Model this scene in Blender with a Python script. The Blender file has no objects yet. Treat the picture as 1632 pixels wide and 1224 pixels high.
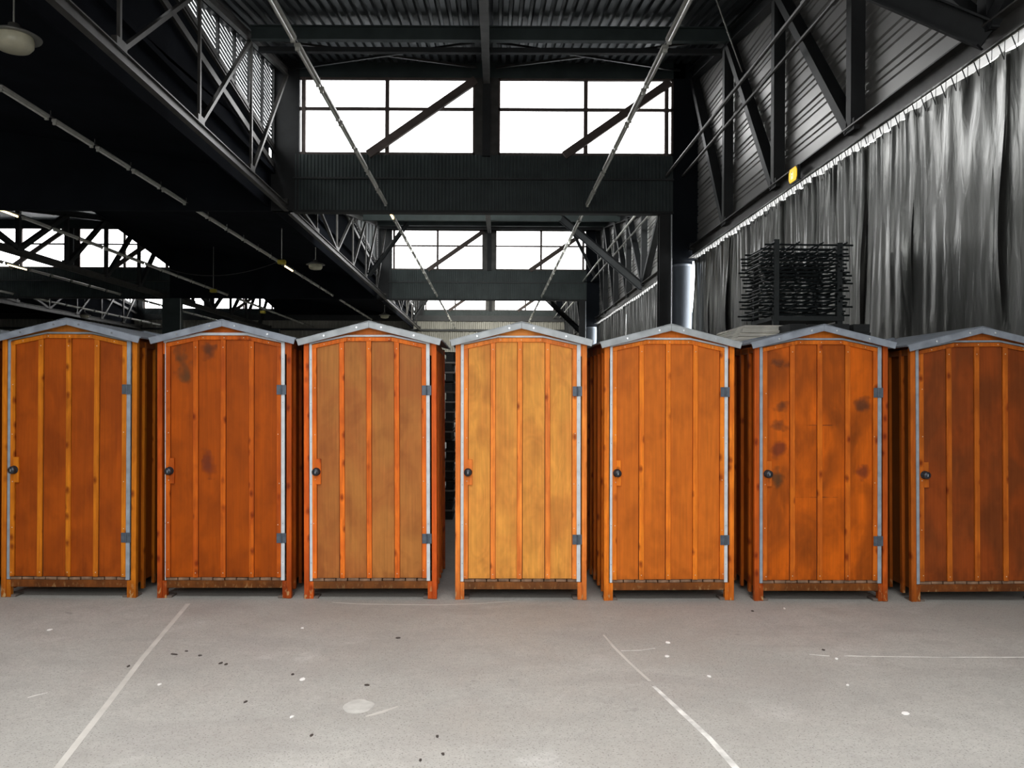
import bpy, bmesh, math, random
from mathutils import Vector, Matrix, noise
random.seed(7)
C = bpy.context.scene.collection
sc = bpy.context.scene
F = 1315.0; CAMZ = 1.69; PX, PY = 785.0, 630.0; ROLL = 0.005

# ------------------------------------------------------------ camera, world, lights, exposure
cd = bpy.data.cameras.new('camera'); cam = bpy.data.objects.new('camera', cd); C.objects.link(cam)
cd.sensor_fit = 'HORIZONTAL'; cd.sensor_width = 36.0; cd.lens = 36.0 * F / 1632.0
cd.shift_x = (816 - PX) / 1632.0; cd.shift_y = (PY - 612) / 1632.0
cd.clip_start = 0.05; cd.clip_end = 300
cam.matrix_world = Matrix.Translation((0, 0, CAMZ)) @ Matrix.Rotation(math.pi / 2, 4, 'X') @ Matrix.Rotation(ROLL, 4, 'Z')
sc.camera = cam
w = bpy.data.worlds.new('overcast_sky'); sc.world = w; w.use_nodes = True
w.node_tree.nodes['Background'].inputs[0].default_value = (0.96, 0.97, 0.96, 1)
w.node_tree.nodes['Background'].inputs[1].default_value = 7.0
vs = sc.view_settings
vs.view_transform = 'Standard'; vs.look = 'None'; vs.gamma = 1; vs.use_curve_mapping = False; vs.exposure = 0.0

def area(name, loc, direction, sx, sy, power, col=(1, 1, 1), spread=math.pi):
    l = bpy.data.lights.new(name, 'AREA'); l.shape = 'RECTANGLE'; l.size = sx; l.size_y = sy
    l.energy = power; l.color = col; l.spread = spread
    o = bpy.data.objects.new(name, l); C.objects.link(o); o.location = loc
    o.rotation_euler = Vector(direction).to_track_quat('-Z', 'Y').to_euler()
    return o
# daylight through the high open loading doors behind the camera; the area lamps after it are added fill
area('loading_door_daylight', (-0.3, -3.3, 4.1), (0, 1, -0.45), 8.8, 3.8, 475, (1.0, 0.985, 0.96))
area('added_near_floor_fill', (-0.1, 1.5, 6.5), (0, 0.0, -1), 8.6, 2.6, 385, (0.99, 0.985, 0.98), math.radians(115))  # added lamp out of view, brightens the floor near the camera
area('added_rear_bay_fill', (-0.3, 49.0, 8.1), (0, 1, -0.4), 9.0, 1.4, 900, (1.0, 0.98, 0.9))  # added lamp hidden by the second frame, lifts the end wall
area('added_middle_bay_fill', (-0.3, 25.0, 7.55), (0.25, 1, -0.32), 8.6, 1.0, 620, (0.98, 1.0, 0.97))  # added lamp hidden by the first frame, fills the middle bay
def portal(loc, d, sx, sy):
    o = area('window_portal', loc, d, sx, sy, 1); o.data.cycles.is_portal = True
for y in (21.25, 40.55):
    portal((-0.24, y, 8.78), (0, -1, 0), 9.7, 2.1)
    portal((-5.85, y-3.6, 8.9), (1, 0, 0), 7.6, 2.4)
portal((-20.6, 40.55, 8.78), (0, -1, 0), 9.7, 2.1)

# ------------------------------------------------------------ helpers
def at(px, py, Y):
    u = px - PX; v = py - PY
    u, v = u + ROLL * v, v - ROLL * u
    return Vector((u * Y / F, Y, CAMZ - v * Y / F))

class MB:
    def __init__(s): s.v = []; s.f = []
    def add(s, vs, fs):
        b = len(s.v); s.v += [tuple(p) for p in vs]; s.f += [tuple(b + i for i in q) for q in fs]; return s
    def box(s, x0, x1, y0, y1, z0, z1):
        return s.add([(x0,y0,z0),(x1,y0,z0),(x1,y1,z0),(x0,y1,z0),(x0,y0,z1),(x1,y0,z1),(x1,y1,z1),(x0,y1,z1)],
              [(3,2,1,0),(4,5,6,7),(0,1,5,4),(1,2,6,5),(2,3,7,6),(3,0,4,7)])
    def bar(s, p, q, w, h, up=(0,0,1)):
        p = Vector(p); q = Vector(q); d = (q - p).normalized(); u = Vector(up)
        if abs(d.dot(u)) > 0.98: u = Vector((0, 1, 0))
        a = d.cross(u).normalized() * (w / 2); b = a.cross(d).normalized() * (h / 2)
        P = [p-a-b, p+a-b, p+a+b, p-a+b, q-a-b, q+a-b, q+a+b, q-a+b]
        return s.add(P, [(0,1,2,3),(7,6,5,4),(0,4,5,1),(1,5,6,2),(2,6,7,3),(3,7,4,0)])
    def ibeam(s, p, q, w, h, t=0.02, up=(0,0,1)):
        p = Vector(p); q = Vector(q); d = (q - p).normalized(); u = Vector(up)
        if abs(d.dot(u)) > 0.98: u = Vector((0, 1, 0))
        a = d.cross(u).normalized(); b = a.cross(d).normalized() * (h / 2 - t / 2)
        s.bar(p + b, q + b, w, t, up); s.bar(p - b, q - b, w, t, up); s.bar(p, q, t, h - 2 * t, up); return s
    def cyl(s, p, q, r, n=8, r2=None):
        p = Vector(p); q = Vector(q); d = (q - p).normalized(); r2 = r if r2 is None else r2
        u = Vector((0,0,1)) if abs(d.z) < 0.9 else Vector((1,0,0))
        a = d.cross(u).normalized(); b = d.cross(a).normalized()
        vs = [p + (a*math.cos(2*math.pi*i/n) + b*math.sin(2*math.pi*i/n))*r for i in range(n)]
        vs += [q + (a*math.cos(2*math.pi*i/n) + b*math.sin(2*math.pi*i/n))*r2 for i in range(n)]
        return s.add(vs, [(i,(i+1)%n,n+(i+1)%n,n+i) for i in range(n)] + [tuple(range(n))[::-1], tuple(range(n,2*n))])
    def lathe(s, prof, n=24, c=(0,0,0)):
        b = []
        for r, z in prof:
            for i in range(n):
                t = 2*math.pi*i/n; b.append((c[0]+r*math.cos(t), c[1]+r*math.sin(t), c[2]+z))
        fs = [(j*n+i, j*n+(i+1)%n, (j+1)*n+(i+1)%n, (j+1)*n+i) for j in range(len(prof)-1) for i in range(n)]
        return s.add(b, fs)
    def prism(s, poly, y0, y1):           # polygon in x,z extruded along y
        n = len(poly)
        vs = [(x,y0,z) for x,z in poly] + [(x,y1,z) for x,z in poly]
        return s.add(vs, [tuple(range(n)), tuple(range(2*n-1,n-1,-1))] + [(i,n+i,n+(i+1)%n,(i+1)%n) for i in range(n)])
    def build(s, name, mat, parent=None, bevel=0, smooth=False, kind=None):
        me = bpy.data.meshes.new(name); me.from_pydata(s.v, [], s.f)
        bm = bmesh.new(); bm.from_mesh(me)
        bmesh.ops.recalc_face_normals(bm, faces=bm.faces)
        if bevel: bmesh.ops.bevel(bm, geom=list(bm.edges), offset=bevel, segments=1, affect='EDGES', clamp_overlap=True)
        bm.to_mesh(me); bm.free()
        if smooth: me.polygons.foreach_set('use_smooth', [True]*len(me.polygons))
        me.materials.append(mat)
        o = bpy.data.objects.new(name, me); C.objects.link(o)
        if parent: o.parent = parent
        if kind: o['kind'] = kind
        return o

def tag(o, label, cat, group=None):
    o['label'] = label; o['category'] = cat
    if group: o['group'] = group
    return o
def thing(name, label, cat, loc=(0,0,0), rot=(0,0,0), group=None):
    o = bpy.data.objects.new(name, None); C.objects.link(o); o.location = loc; o.rotation_euler = rot
    o.empty_display_size = 0.1
    return tag(o, label, cat, group)
def dup(root, loc, rot=None, label=None, group=None):
    kids = {}
    for o in CHILD.get(root.name, root.children): kids.setdefault(root.name, []).append(o)
    r = root.copy(); C.objects.link(r); r.location = loc
    if rot is not None: r.rotation_euler = rot
    if label: r['label'] = label
    if group: r['group'] = group
    for ch in list(root.children):
        c = ch.copy(); C.objects.link(c); c.parent = r
        for g in list(ch.children):
            d = g.copy(); C.objects.link(d); d.parent = c
    return r
CHILD = {}

# ------------------------------------------------------------ materials
def lin(c): return tuple(((x/255/12.92) if x/255 <= 0.04045 else ((x/255+0.055)/1.055)**2.4) for x in c)
def mat(name, rgb, rough=0.7, metal=0.0, var=0.25, scale=3.0, bump=0.0, stretch=(1,1,1), spec=0.5):
    m = bpy.data.materials.new(name); m.use_nodes = True; nt = m.node_tree; N = nt.nodes; L = nt.links
    b = N['Principled BSDF']; b.inputs['Roughness'].default_value = rough; b.inputs['Metallic'].default_value = metal
    b.inputs['Specular IOR Level'].default_value = spec
    tc = N.new('ShaderNodeTexCoord'); mp = N.new('ShaderNodeMapping'); mp.inputs['Scale'].default_value = stretch
    L.new(tc.outputs['Object'], mp.inputs[0])
    n = N.new('ShaderNodeTexNoise'); n.inputs['Scale'].default_value = scale; n.inputs['Detail'].default_value = 5
    L.new(mp.outputs[0], n.inputs['Vector'])
    r = N.new('ShaderNodeMapRange'); r.inputs[1].default_value = 0.3; r.inputs[2].default_value = 0.7
    r.inputs[3].default_value = 1 - var; r.inputs[4].default_value = 1 + var
    L.new(n.outputs[0], r.inputs[0])
    mx = N.new('ShaderNodeVectorMath'); mx.operation = 'SCALE'; mx.inputs[0].default_value = rgb
    L.new(r.outputs[0], mx.inputs['Scale']); L.new(mx.outputs[0], b.inputs['Base Color'])
    if bump:
        bp = N.new('ShaderNodeBump'); bp.inputs['Strength'].default_value = bump; bp.inputs['Distance'].default_value = 0.01
        L.new(n.outputs[0], bp.inputs['Height']); L.new(bp.outputs[0], b.inputs['Normal'])
    return m

def wood(name, rgb, blotch, amount=0.5, knots=False, grain=0.18, arch=0.0, rough=0.5, base_dirt=0.6):
    """pine or plywood; colour, vertical grain, broad blotches, knots, grime near the ground"""
    m = bpy.data.materials.new(name); m.use_nodes = True; nt = m.node_tree; N = nt.nodes; L = nt.links
    b = N['Principled BSDF']; b.inputs['Roughness'].default_value = rough; b.inputs['Specular IOR Level'].default_value = 0.18
    tc = N.new('ShaderNodeTexCoord'); oi = N.new('ShaderNodeObjectInfo')
    add = N.new('ShaderNodeVectorMath'); add.operation = 'MULTIPLY_ADD'
    cmb = N.new('ShaderNodeCombineXYZ')
    sc1 = N.new('ShaderNodeMath'); sc1.operation = 'MULTIPLY'; sc1.inputs[1].default_value = 37.0
    L.new(oi.outputs['Random'], sc1.inputs[0])
    for i in range(3): L.new(sc1.outputs[0], cmb.inputs[i])
    add.inputs[1].default_value = (1,1,1); L.new(tc.outputs['Object'], add.inputs[0]); L.new(cmb.outputs[0], add.inputs[2])
    def nz(stretch, scale, detail=4, dist=0.0):
        mp = N.new('ShaderNodeMapping'); mp.inputs['Scale'].default_value = stretch; L.new(add.outputs[0], mp.inputs[0])
        n = N.new('ShaderNodeTexNoise'); n.inputs['Scale'].default_value = scale; n.inputs['Detail'].default_value = detail
        n.inputs['Distortion'].default_value = dist; L.new(mp.outputs[0], n.inputs['Vector']); return n
    def mr(sock, a, c, lo, hi):
        r = N.new('ShaderNodeMapRange'); r.inputs[1].default_value = a; r.inputs[2].default_value = c
        r.inputs[3].default_value = lo; r.inputs[4].default_value = hi; L.new(sock, r.inputs[0]); return r.outputs[0]
    def mix(fac, c1, c2, bt='MIX'):
        x = N.new('ShaderNodeMix'); x.data_type = 'RGBA'; x.blend_type = bt
        if hasattr(fac, 'links'): L.new(fac, x.inputs[0])
        else: x.inputs[0].default_value = fac
        for i, c in ((6, c1), (7, c2)):
            if hasattr(c, 'links'): L.new(c, x.inputs[i])
            else: x.inputs[i].default_value = (*c, 1)
        return x.outputs[2]
    bl = nz((1, 1, 0.55), 3.2, 6, 0.6)
    col = mix(mr(bl.outputs[0], 0.40, 0.60, 0, amount), rgb, blotch)
    b2 = nz((1, 1, 0.35), 7.0, 3, 0.3)
    col = mix(mr(b2.outputs[0], 0.55, 0.78, 0, 0.35 * min(1, amount + 0.3)), col, tuple(c * 1.5 for c in rgb))
    b3 = nz((1, 1, 0.7), 5.0, 7, 0.4)
    col = mix(mr(b3.outputs[0], 0.50, 0.68, 0, 0.38), col, tuple(c * 0.62 for c in blotch))
    b4 = nz((1.3, 1.3, 0.8), 11.0, 6, 0.2)
    col = mix(mr(b4.outputs[0], 0.35, 0.65, 0.16, 0), col, tuple(c * 0.5 for c in rgb))
    gr = nz((28, 28, 0.9), 2.2, 5, 0.4)
    g = N.new('ShaderNodeVectorMath'); g.operation = 'SCALE'
    L.new(col, g.inputs[0]); L.new(mr(gr.outputs[0], 0.3, 0.7, 1 - grain, 1 + grain), g.inputs['Scale']); col = g.outputs[0]
    if arch:
        wv = nz((2.2, 2.2, 0.7), 1.4, 1, 1.6)
        mth = N.new('ShaderNodeMath'); mth.operation = 'MULTIPLY'; mth.inputs[1].default_value = 60; L.new(wv.outputs[0], mth.inputs[0])
        sn = N.new('ShaderNodeMath'); sn.operation = 'SINE'; L.new(mth.outputs[0], sn.inputs[0])
        g = N.new('ShaderNodeVectorMath'); g.operation = 'SCALE'
        L.new(col, g.inputs[0]); L.new(mr(sn.outputs[0], -1, 1, 1 - arch, 1 + arch), g.inputs['Scale']); col = g.outputs[0]
    if knots:
        se = N.new('ShaderNodeSeparateXYZ'); L.new(add.outputs[0], se.inputs[0]); cm = N.new('ShaderNodeCombineXYZ')
        for i_, o_, k_ in ((0, 0, 9.0), (1, 2, 5.2)):
            mm = N.new('ShaderNodeMath'); mm.operation = 'MULTIPLY'; mm.inputs[1].default_value = k_; L.new(se.outputs[o_], mm.inputs[0]); L.new(mm.outputs[0], cm.inputs[i_])
        vo = N.new('ShaderNodeTexVoronoi'); vo.voronoi_dimensions = '2D'; vo.inputs['Scale'].default_value = 1.0; L.new(cm.outputs[0], vo.inputs['Vector'])
        kd = nz((1,1,1), 40, 2)
        ad = N.new('ShaderNodeMath'); ad.operation = 'MULTIPLY_ADD'; ad.inputs[1].default_value = 0.12
        L.new(kd.outputs[0], ad.inputs[0]); L.new(vo.outputs['Distance'], ad.inputs[2])
        sc_ = N.new('ShaderNodeSeparateColor'); L.new(vo.outputs['Color'], sc_.inputs[0])
        km = N.new('ShaderNodeMath'); km.operation = 'MULTIPLY'; L.new(mr(ad.outputs[0], 0.11, 0.27, 0.9, 0), km.inputs[0]); L.new(mr(sc_.outputs[0], 0.25, 0.6, 0.0, 1.0), km.inputs[1])
        stk = nz((10, 10, 1.2), 3.0, 4, 0.8)
        col = mix(mr(stk.outputs[0], 0.50, 0.70, 0, 0.5), col, (rgb[0]*0.62, rgb[1]*0.42, rgb[2]*0.5))
        col = mix(km.outputs[0], col, (rgb[0]*0.30, rgb[1]*0.16, rgb[2]*0.2))
    # grime creeping up from the floor, and pale scuffs on the feet
    sp = N.new('ShaderNodeSeparateXYZ'); L.new(tc.outputs['Object'], sp.inputs[0])
    gd = nz((6, 6, 3), 3, 4)
    am = N.new('ShaderNodeMath'); am.operation = 'MULTIPLY_ADD'; am.inputs[1].default_value = 0.5
    L.new(gd.outputs[0], am.inputs[0]); L.new(sp.outputs[2], am.inputs[2])
    col = mix(mr(am.outputs[0], 0.28, 0.52, base_dirt, 0), col, tuple(c * 0.45 for c in blotch))
    sf = nz((9, 9, 4), 5, 3)
    ml = N.new('ShaderNodeMath'); ml.operation = 'MULTIPLY'
    L.new(mr(sf.outputs[0], 0.58, 0.66, 0, 0.8), ml.inputs[0]); L.new(mr(sp.outputs[2], 0.03, 0.14, 1, 0), ml.inputs[1])
    col = mix(ml.outputs[0], col, (0.55, 0.36, 0.16))
    L.new(col, b.inputs['Base Color'])
    bp = N.new('ShaderNodeBump'); bp.inputs['Strength'].default_value = 0.25; bp.inputs['Distance'].default_value = 0.002
    L.new(gr.outputs[0], bp.inputs['Height']); L.new(bp.outputs[0], b.inputs['Normal'])
    return m

M = {}
M['steel']   = mat('dark_painted_steel', (0.035, 0.038, 0.040), 0.5, 0.0, 0.2, 4)
M['steel_l'] = mat('grey_painted_steel', (0.072, 0.069, 0.065), 0.45, 0.2, 0.3, 4)
M['steel_b'] = mat('black_painted_steel', (0.018, 0.02, 0.022), 0.6, 0.0, 0.2, 4)
M['beam']    = mat('green_grey_sheet_metal', (0.055, 0.074, 0.074), 0.5, 0.1, 0.2, 2)
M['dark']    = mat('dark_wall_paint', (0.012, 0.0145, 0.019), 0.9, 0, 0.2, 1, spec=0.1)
M['deck']    = mat('roof_deck_metal', (0.075, 0.083, 0.088), 0.42, 0.6, 0.25, 2)
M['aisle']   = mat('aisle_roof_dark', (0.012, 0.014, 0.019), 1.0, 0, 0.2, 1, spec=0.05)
M['cream']   = mat('cream_corrugated_sheet', (0.42, 0.41, 0.36), 0.5, 0.1, 0.2, 0.6)
M['clad']    = mat('grey_wall_cladding', (0.33, 0.325, 0.315), 0.38, 0.35, 0.16, 0.9, 0.0, (1, 0.4, 1))
M['frame']   = mat('window_frame_brown', (0.13, 0.10, 0.09), 0.6, 0, 0.2, 6)
M['zinc']    = mat('galvanised_sheet', (0.35, 0.38, 0.40), 0.42, 0.35, 0.22, 9, 0.15)
M['zinc_d']  = mat('dull_galvanised_sheet', (0.27, 0.305, 0.36), 0.5, 0.3, 0.25, 9, 0.15)
M['strip_w'] = mat('white_metal_strip', (0.68, 0.72, 0.76), 0.45, 0.1, 0.12, 12)
M['strip_g'] = mat('grey_metal_strip', (0.33, 0.38, 0.44), 0.45, 0.2, 0.2, 12)
M['hinge']   = mat('dark_blue_grey_hinge', (0.10, 0.125, 0.16), 0.45, 0.4, 0.2, 30)
M['knob']    = mat('dark_metal_knob', (0.04, 0.045, 0.055), 0.3, 0.5, 0.2, 30)
M['screw']   = mat('bright_screw', (0.58, 0.62, 0.65), 0.25, 0.7, 0.05, 30)
M['nail']    = mat('pale_nail', (0.75, 0.68, 0.55), 0.5, 0.2, 0.05, 30)
M['pad']     = mat('grey_worn_foot_plate', (0.13, 0.105, 0.09), 0.8, 0, 0.3, 20)
M['fitting'] = mat('lamp_fitting_grey', (0.5, 0.5, 0.46), 0.35, 0.2, 0.15, 8)
M['tube']    = mat('unlit_lamp_tube', (0.8, 0.8, 0.75), 0.2, 0, 0.08, 8)
M['cream_l'] = mat('cream_lamp_glass', (0.62, 0.60, 0.45), 0.35, 0, 0.1, 8)
M['lampcap'] = mat('grey_lamp_cap', (0.22, 0.22, 0.20), 0.4, 0.3, 0.15, 8)
M['yellow']  = mat('yellow_plastic', (0.55, 0.45, 0.05), 0.5, 0, 0.1, 8)
M['rack']    = mat('black_green_steel', (0.018, 0.024, 0.026), 0.5, 0.2, 0.3, 8)
M['board']   = mat('pale_grey_board', (0.80, 0.78, 0.71), 0.7, 0, 0.25, 6, 0.3, (1, 1, 12))
M['dboard']  = mat('dark_timber_beam', (0.03, 0.033, 0.035), 0.8, 0, 0.3, 6, 0.3)
M['pallet']  = mat('grey_pallet_board', (0.26, 0.255, 0.24), 0.7, 0, 0.3, 8)
M['slat']    = mat('weathered_floor_slat', (0.22, 0.13, 0.08), 0.85, 0, 0.55, 14, 0.3)
M['louvre']  = mat('louvre_slat_grey', (0.34, 0.36, 0.37), 0.4, 0.3, 0.15, 5)
M['duct']    = mat('blue_grey_duct', (0.15, 0.175, 0.21), 0.6, 0.0, 0.08, 2)
M['line']    = mat('worn_floor_paint', (0.66, 0.65, 0.62), 0.8, 0, 0.35, 9)
M['line2']   = mat('faded_floor_paint', (0.55, 0.53, 0.49), 0.8, 0, 0.12, 5)
M['chip_w']  = mat('white_litter', (0.85, 0.84, 0.82), 0.7, 0, 0.05, 9)
M['chip_d']  = mat('dark_litter', (0.05, 0.04, 0.035), 0.8, 0, 0.2, 9)

# plastic sheeting on the right wall
def plastic():
    m = bpy.data.materials.new('silver_grey_plastic_sheet'); m.use_nodes = True; nt = m.node_tree; N = nt.nodes; L = nt.links
    b = N['Principled BSDF']; b.inputs['Metallic'].default_value = 0.85; b.inputs['Roughness'].default_value = 0.30
    tc = N.new('ShaderNodeTexCoord'); mp = N.new('ShaderNodeMapping'); mp.inputs['Scale'].default_value = (1, 3.0, 0.35)
    L.new(tc.outputs['Object'], mp.inputs[0])
    n = N.new('ShaderNodeTexNoise'); n.inputs['Scale'].default_value = 2.0; n.inputs['Detail'].default_value = 6
    L.new(mp.outputs[0], n.inputs['Vector'])
    cr = N.new('ShaderNodeValToRGB'); cr.color_ramp.elements[0].position = 0.3; cr.color_ramp.elements[1].position = 0.72
    cr.color_ramp.elements[0].color = (0.15, 0.152, 0.145, 1); cr.color_ramp.elements[1].color = (0.34, 0.342, 0.33, 1)
    L.new(n.outputs[0], cr.inputs[0]); L.new(cr.outputs[0], b.inputs['Base Color'])
    n2 = N.new('ShaderNodeTexNoise'); n2.inputs['Scale'].default_value = 3.5; n2.inputs['Detail'].default_value = 4; n2.inputs['Distortion'].default_value = 0.8
    mp2 = N.new('ShaderNodeMapping'); mp2.inputs['Scale'].default_value = (1, 2.4, 0.5); L.new(tc.outputs['Object'], mp2.inputs[0]); L.new(mp2.outputs[0], n2.inputs['Vector'])
    bp = N.new('ShaderNodeBump'); bp.inputs['Strength'].default_value = 0.35; bp.inputs['Distance'].default_value = 0.03
    L.new(n2.outputs[0], bp.inputs['Height']); L.new(bp.outputs[0], b.inputs['Normal'])
    return m
M['plastic'] = plastic()

def glass():
    m = bpy.data.materials.new('window_glass'); m.use_nodes = True; N = m.node_tree.nodes; L = m.node_tree.links
    N.remove(N['Principled BSDF'])
    t = N.new('ShaderNodeBsdfTransparent'); t.inputs[0].default_value = (0.99, 0.985, 0.99, 1)
    g = N.new('ShaderNodeBsdfGlossy'); g.inputs['Roughness'].default_value = 0.15
    x = N.new('ShaderNodeMixShader'); x.inputs[0].default_value = 0.04
    L.new(t.outputs[0], x.inputs[1]); L.new(g.outputs[0], x.inputs[2]); L.new(x.outputs[0], N['Material Output'].inputs[0])
    return m
M['glass'] = glass()
def emit(name, rgb, s):
    m = bpy.data.materials.new(name); m.use_nodes = True; b = m.node_tree.nodes['Principled BSDF']
    b.inputs['Base Color'].default_value = (*rgb, 1); b.inputs['Emission Color'].default_value = (*rgb, 1); b.inputs['Emission Strength'].default_value = s
    return m
M['lit'] = emit('lit_warm_tube', (1.0, 0.72, 0.36), 7)
M['sign_y'] = emit('lit_yellow_sign', (1.0, 0.62, 0.03), 0.95)
M['sign_w'] = emit('lit_pale_sign_mark', (1.0, 0.93, 0.45), 1.1)

def floor_mat():
    m = bpy.data.materials.new('worn_concrete'); m.use_nodes = True; nt = m.node_tree; N = nt.nodes; L = nt.links
    b = N['Principled BSDF']; b.inputs['Specular IOR Level'].default_value = 0.35
    tc = N.new('ShaderNodeTexCoord')
    def nz(scale, detail, dist=0, st=(1,1,1)):
        mp = N.new('ShaderNodeMapping'); mp.inputs['Scale'].default_value = st; L.new(tc.outputs['Object'], mp.inputs[0])
        n = N.new('ShaderNodeTexNoise'); n.inputs['Scale'].default_value = scale; n.inputs['Detail'].default_value = detail
        n.inputs['Distortion'].default_value = dist; L.new(mp.outputs[0], n.inputs['Vector']); return n.outputs[0]
    def mr(sock, a, c, lo, hi):
        r = N.new('ShaderNodeMapRange'); r.inputs[1].default_value = a; r.inputs[2].default_value = c
        r.inputs[3].default_value = lo; r.inputs[4].default_value = hi; L.new(sock, r.inputs[0]); return r.outputs[0]
    def mix(fac, c1, c2):
        x = N.new('ShaderNodeMix'); x.data_type = 'RGBA'; L.new(fac, x.inputs[0])
        for i, c in ((6, c1), (7, c2)):
            if hasattr(c, 'links'): L.new(c, x.inputs[i])
            else: x.inputs[i].default_value = (*c, 1)
        return x.outputs[2]
    c = mix(mr(nz(0.55, 6, 0.5), 0.35, 0.65, 0, 1), (0.39, 0.382, 0.355), (0.475, 0.465, 0.435))
    c = mix(mr(nz(1.7, 5, 0.8, (0.5, 1.4, 1)), 0.52, 0.72, 0, 0.5), c, (0.33, 0.315, 0.30))
    c = mix(mr(nz(0.8, 4, 0.4, (1, 0.6, 1)), 0.56, 0.7, 0, 0.4), c, (0.38, 0.355, 0.345))
    c = mix(mr(nz(4.5, 7, 0.5), 0.48, 0.66, 0, 0.45), c, (0.36, 0.35, 0.33))
    c = mix(mr(nz(1.1, 6, 1.2), 0.60, 0.70, 0, 0.4), c, (0.60, 0.59, 0.57))
    c = mix(mr(nz(26, 3), 0.3, 0.7, 0, 0.35), c, (0.28, 0.27, 0.25))
    c = mix(mr(nz(95, 2), 0.58, 0.68, 0, 0.75), c, (0.15, 0.14, 0.13))
    c = mix(mr(nz(60, 2), 0.70, 0.76, 0, 0.5), c, (0.62, 0.60, 0.57))
    c = mix(mr(nz(3.2, 3, 0.2), 0.70, 0.76, 0, 0.5), c, (0.16, 0.15, 0.145))
    L.new(c, b.inputs['Base Color'])
    L.new(mr(nz(2.0, 4), 0.3, 0.7, 0.5, 0.75), b.inputs['Roughness'])
    bp = N.new('ShaderNodeBump'); bp.inputs['Strength'].default_value = 0.35; bp.inputs['Distance'].default_value = 0.004
    L.new(nz(80, 4), bp.inputs['Height']); L.new(bp.outputs[0], b.inputs['Normal'])
    return m
M['floor'] = floor_mat()

def struct(name, mb, m, parent=None, **k):
    o = mb.build(name, m, parent, **k)
    if parent is None: o['kind'] = 'structure'
    return o

# ------------------------------------------------------------ the setting
FR = [21.0, 40.3, 59.6]          # transverse frames
BAY = 19.3
XL, XR = -5.25, 5.2
RS = 0.155
def RZ(y, k): return 10.15 - RS*(FR[k] - y)      # underside of the sloping roof in bay k
def kbay(y): return 0 if y < FR[0] else 1 if y < FR[1] else 2
struct('floor', MB().box(-38, 7.5, -4.6, 60.5, -0.2, 0.0), M['floor'])

def corr(mb, a0, a1, step, depth, fn, duty=0.5):
    """trapezoid corrugation between a0 and a1; fn(a, d) -> pair of points (the two ends of the rib)"""
    pts = []; a = a0
    while a < a1 - 1e-4:
        for t, d in ((0.0, 0), (duty*0.8, 0), (duty, depth), (duty + (1-duty)*0.7, depth), (0.999, 0)):
            q = a + t*step
            if q <= a1: pts.append((q, d))
        a += step
    vs = []
    for q, d in pts: vs += list(fn(q, d))
    mb.add(vs, [(2*i, 2*i+1, 2*i+3, 2*i+2) for i in range(len(pts)-1)])
    return mb

# monitor roofs (corrugated deck, ribs running down the hall) and dark lean-to roofs over the aisles
for x0, x1 in ((-5.7, 5.35), (-26.0, -15.7)):
    for k in range(3):          # sawtooth: each bay rises from its low end to the glazed frame ahead
        ya = -4.6 if k == 0 else FR[k-1] + 0.17; yb = FR[k] + 0.02
        struct('ceiling', corr(MB(), x0, x1, 0.21, 0.07, lambda q, d: ((q, ya, RZ(ya, k)+d), (q, yb, RZ(yb, k)+d)), 0.6), M['deck'])
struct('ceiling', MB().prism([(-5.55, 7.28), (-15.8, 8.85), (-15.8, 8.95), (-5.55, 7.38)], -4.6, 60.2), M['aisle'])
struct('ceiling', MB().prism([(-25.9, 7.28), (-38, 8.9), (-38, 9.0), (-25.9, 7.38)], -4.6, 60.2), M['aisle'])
# outer and end walls
struct('wall_back', MB().box(-38, 7.5, -4.75, -4.6, 0, 10.6), M['dark'])
struct('wall_side', MB().box(5.1, 5.2, -4.6, 4.66, 0, 5.30), M['plastic'])
struct('wall_left', MB().box(-38.1, -37.9, -4.6, 60.5, 0, 10.6), M['dark'])
# dark solid upper side of the second monitor, its lower edge rising towards the camera
for k in (1, 2):
    y1 = FR[k] - 0.05; zl = 7.85; y0 = y1 - 8.1
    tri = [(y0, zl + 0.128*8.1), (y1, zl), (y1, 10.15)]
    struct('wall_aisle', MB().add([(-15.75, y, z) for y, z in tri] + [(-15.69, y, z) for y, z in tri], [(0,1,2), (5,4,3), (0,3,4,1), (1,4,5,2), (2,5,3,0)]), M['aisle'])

# right wall: horizontal ribbed cladding over a strip of plastic sheeting
z = 5.42; pat = [(0.11, 0.022), (0.11, 0.022), (0.22, 0.03)]; i = 0
prof = []
while z < 10.05:
    wdt, dp = pat[i % 3]; i += 1
    prof += [(z, 0.0), (z + 0.016, dp), (z + wdt - 0.03, dp), (z + wdt - 0.014, 0.0)]
    z += wdt
for k in range(3):
    lo = -4.6 if k == 0 else FR[k-1] + 0.2
    ys = lambda q: min(max(lo, FR[k] - (10.15 - q)/RS), FR[k] - 0.05)
    v = []
    for q, d in prof: v += [(XR + 0.02 - d, ys(q), q), (XR + 0.02 - d, FR[k], q)]
    struct('wall_right', MB().add(v, [(2*i, 2*i+1, 2*i+3, 2*i+2) for i in range(len(prof)-1)]), M['clad'])
    a = [(XR+0.05, lo, 5.36), (XR+0.05, FR[k], 5.36), (XR+0.05, FR[k], 10.2), (XR+0.05, lo, RZ(lo, k)+0.05)]
    b = [(x+0.05, y, z) for x, y, z in a]
    struct('trim_1', MB().add(a+b, [(0,1,2,3), (7,6,5,4), (0,4,5,1), (1,5,6,2), (2,6,7,3), (3,7,4,0)]), M['dark'])

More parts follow.
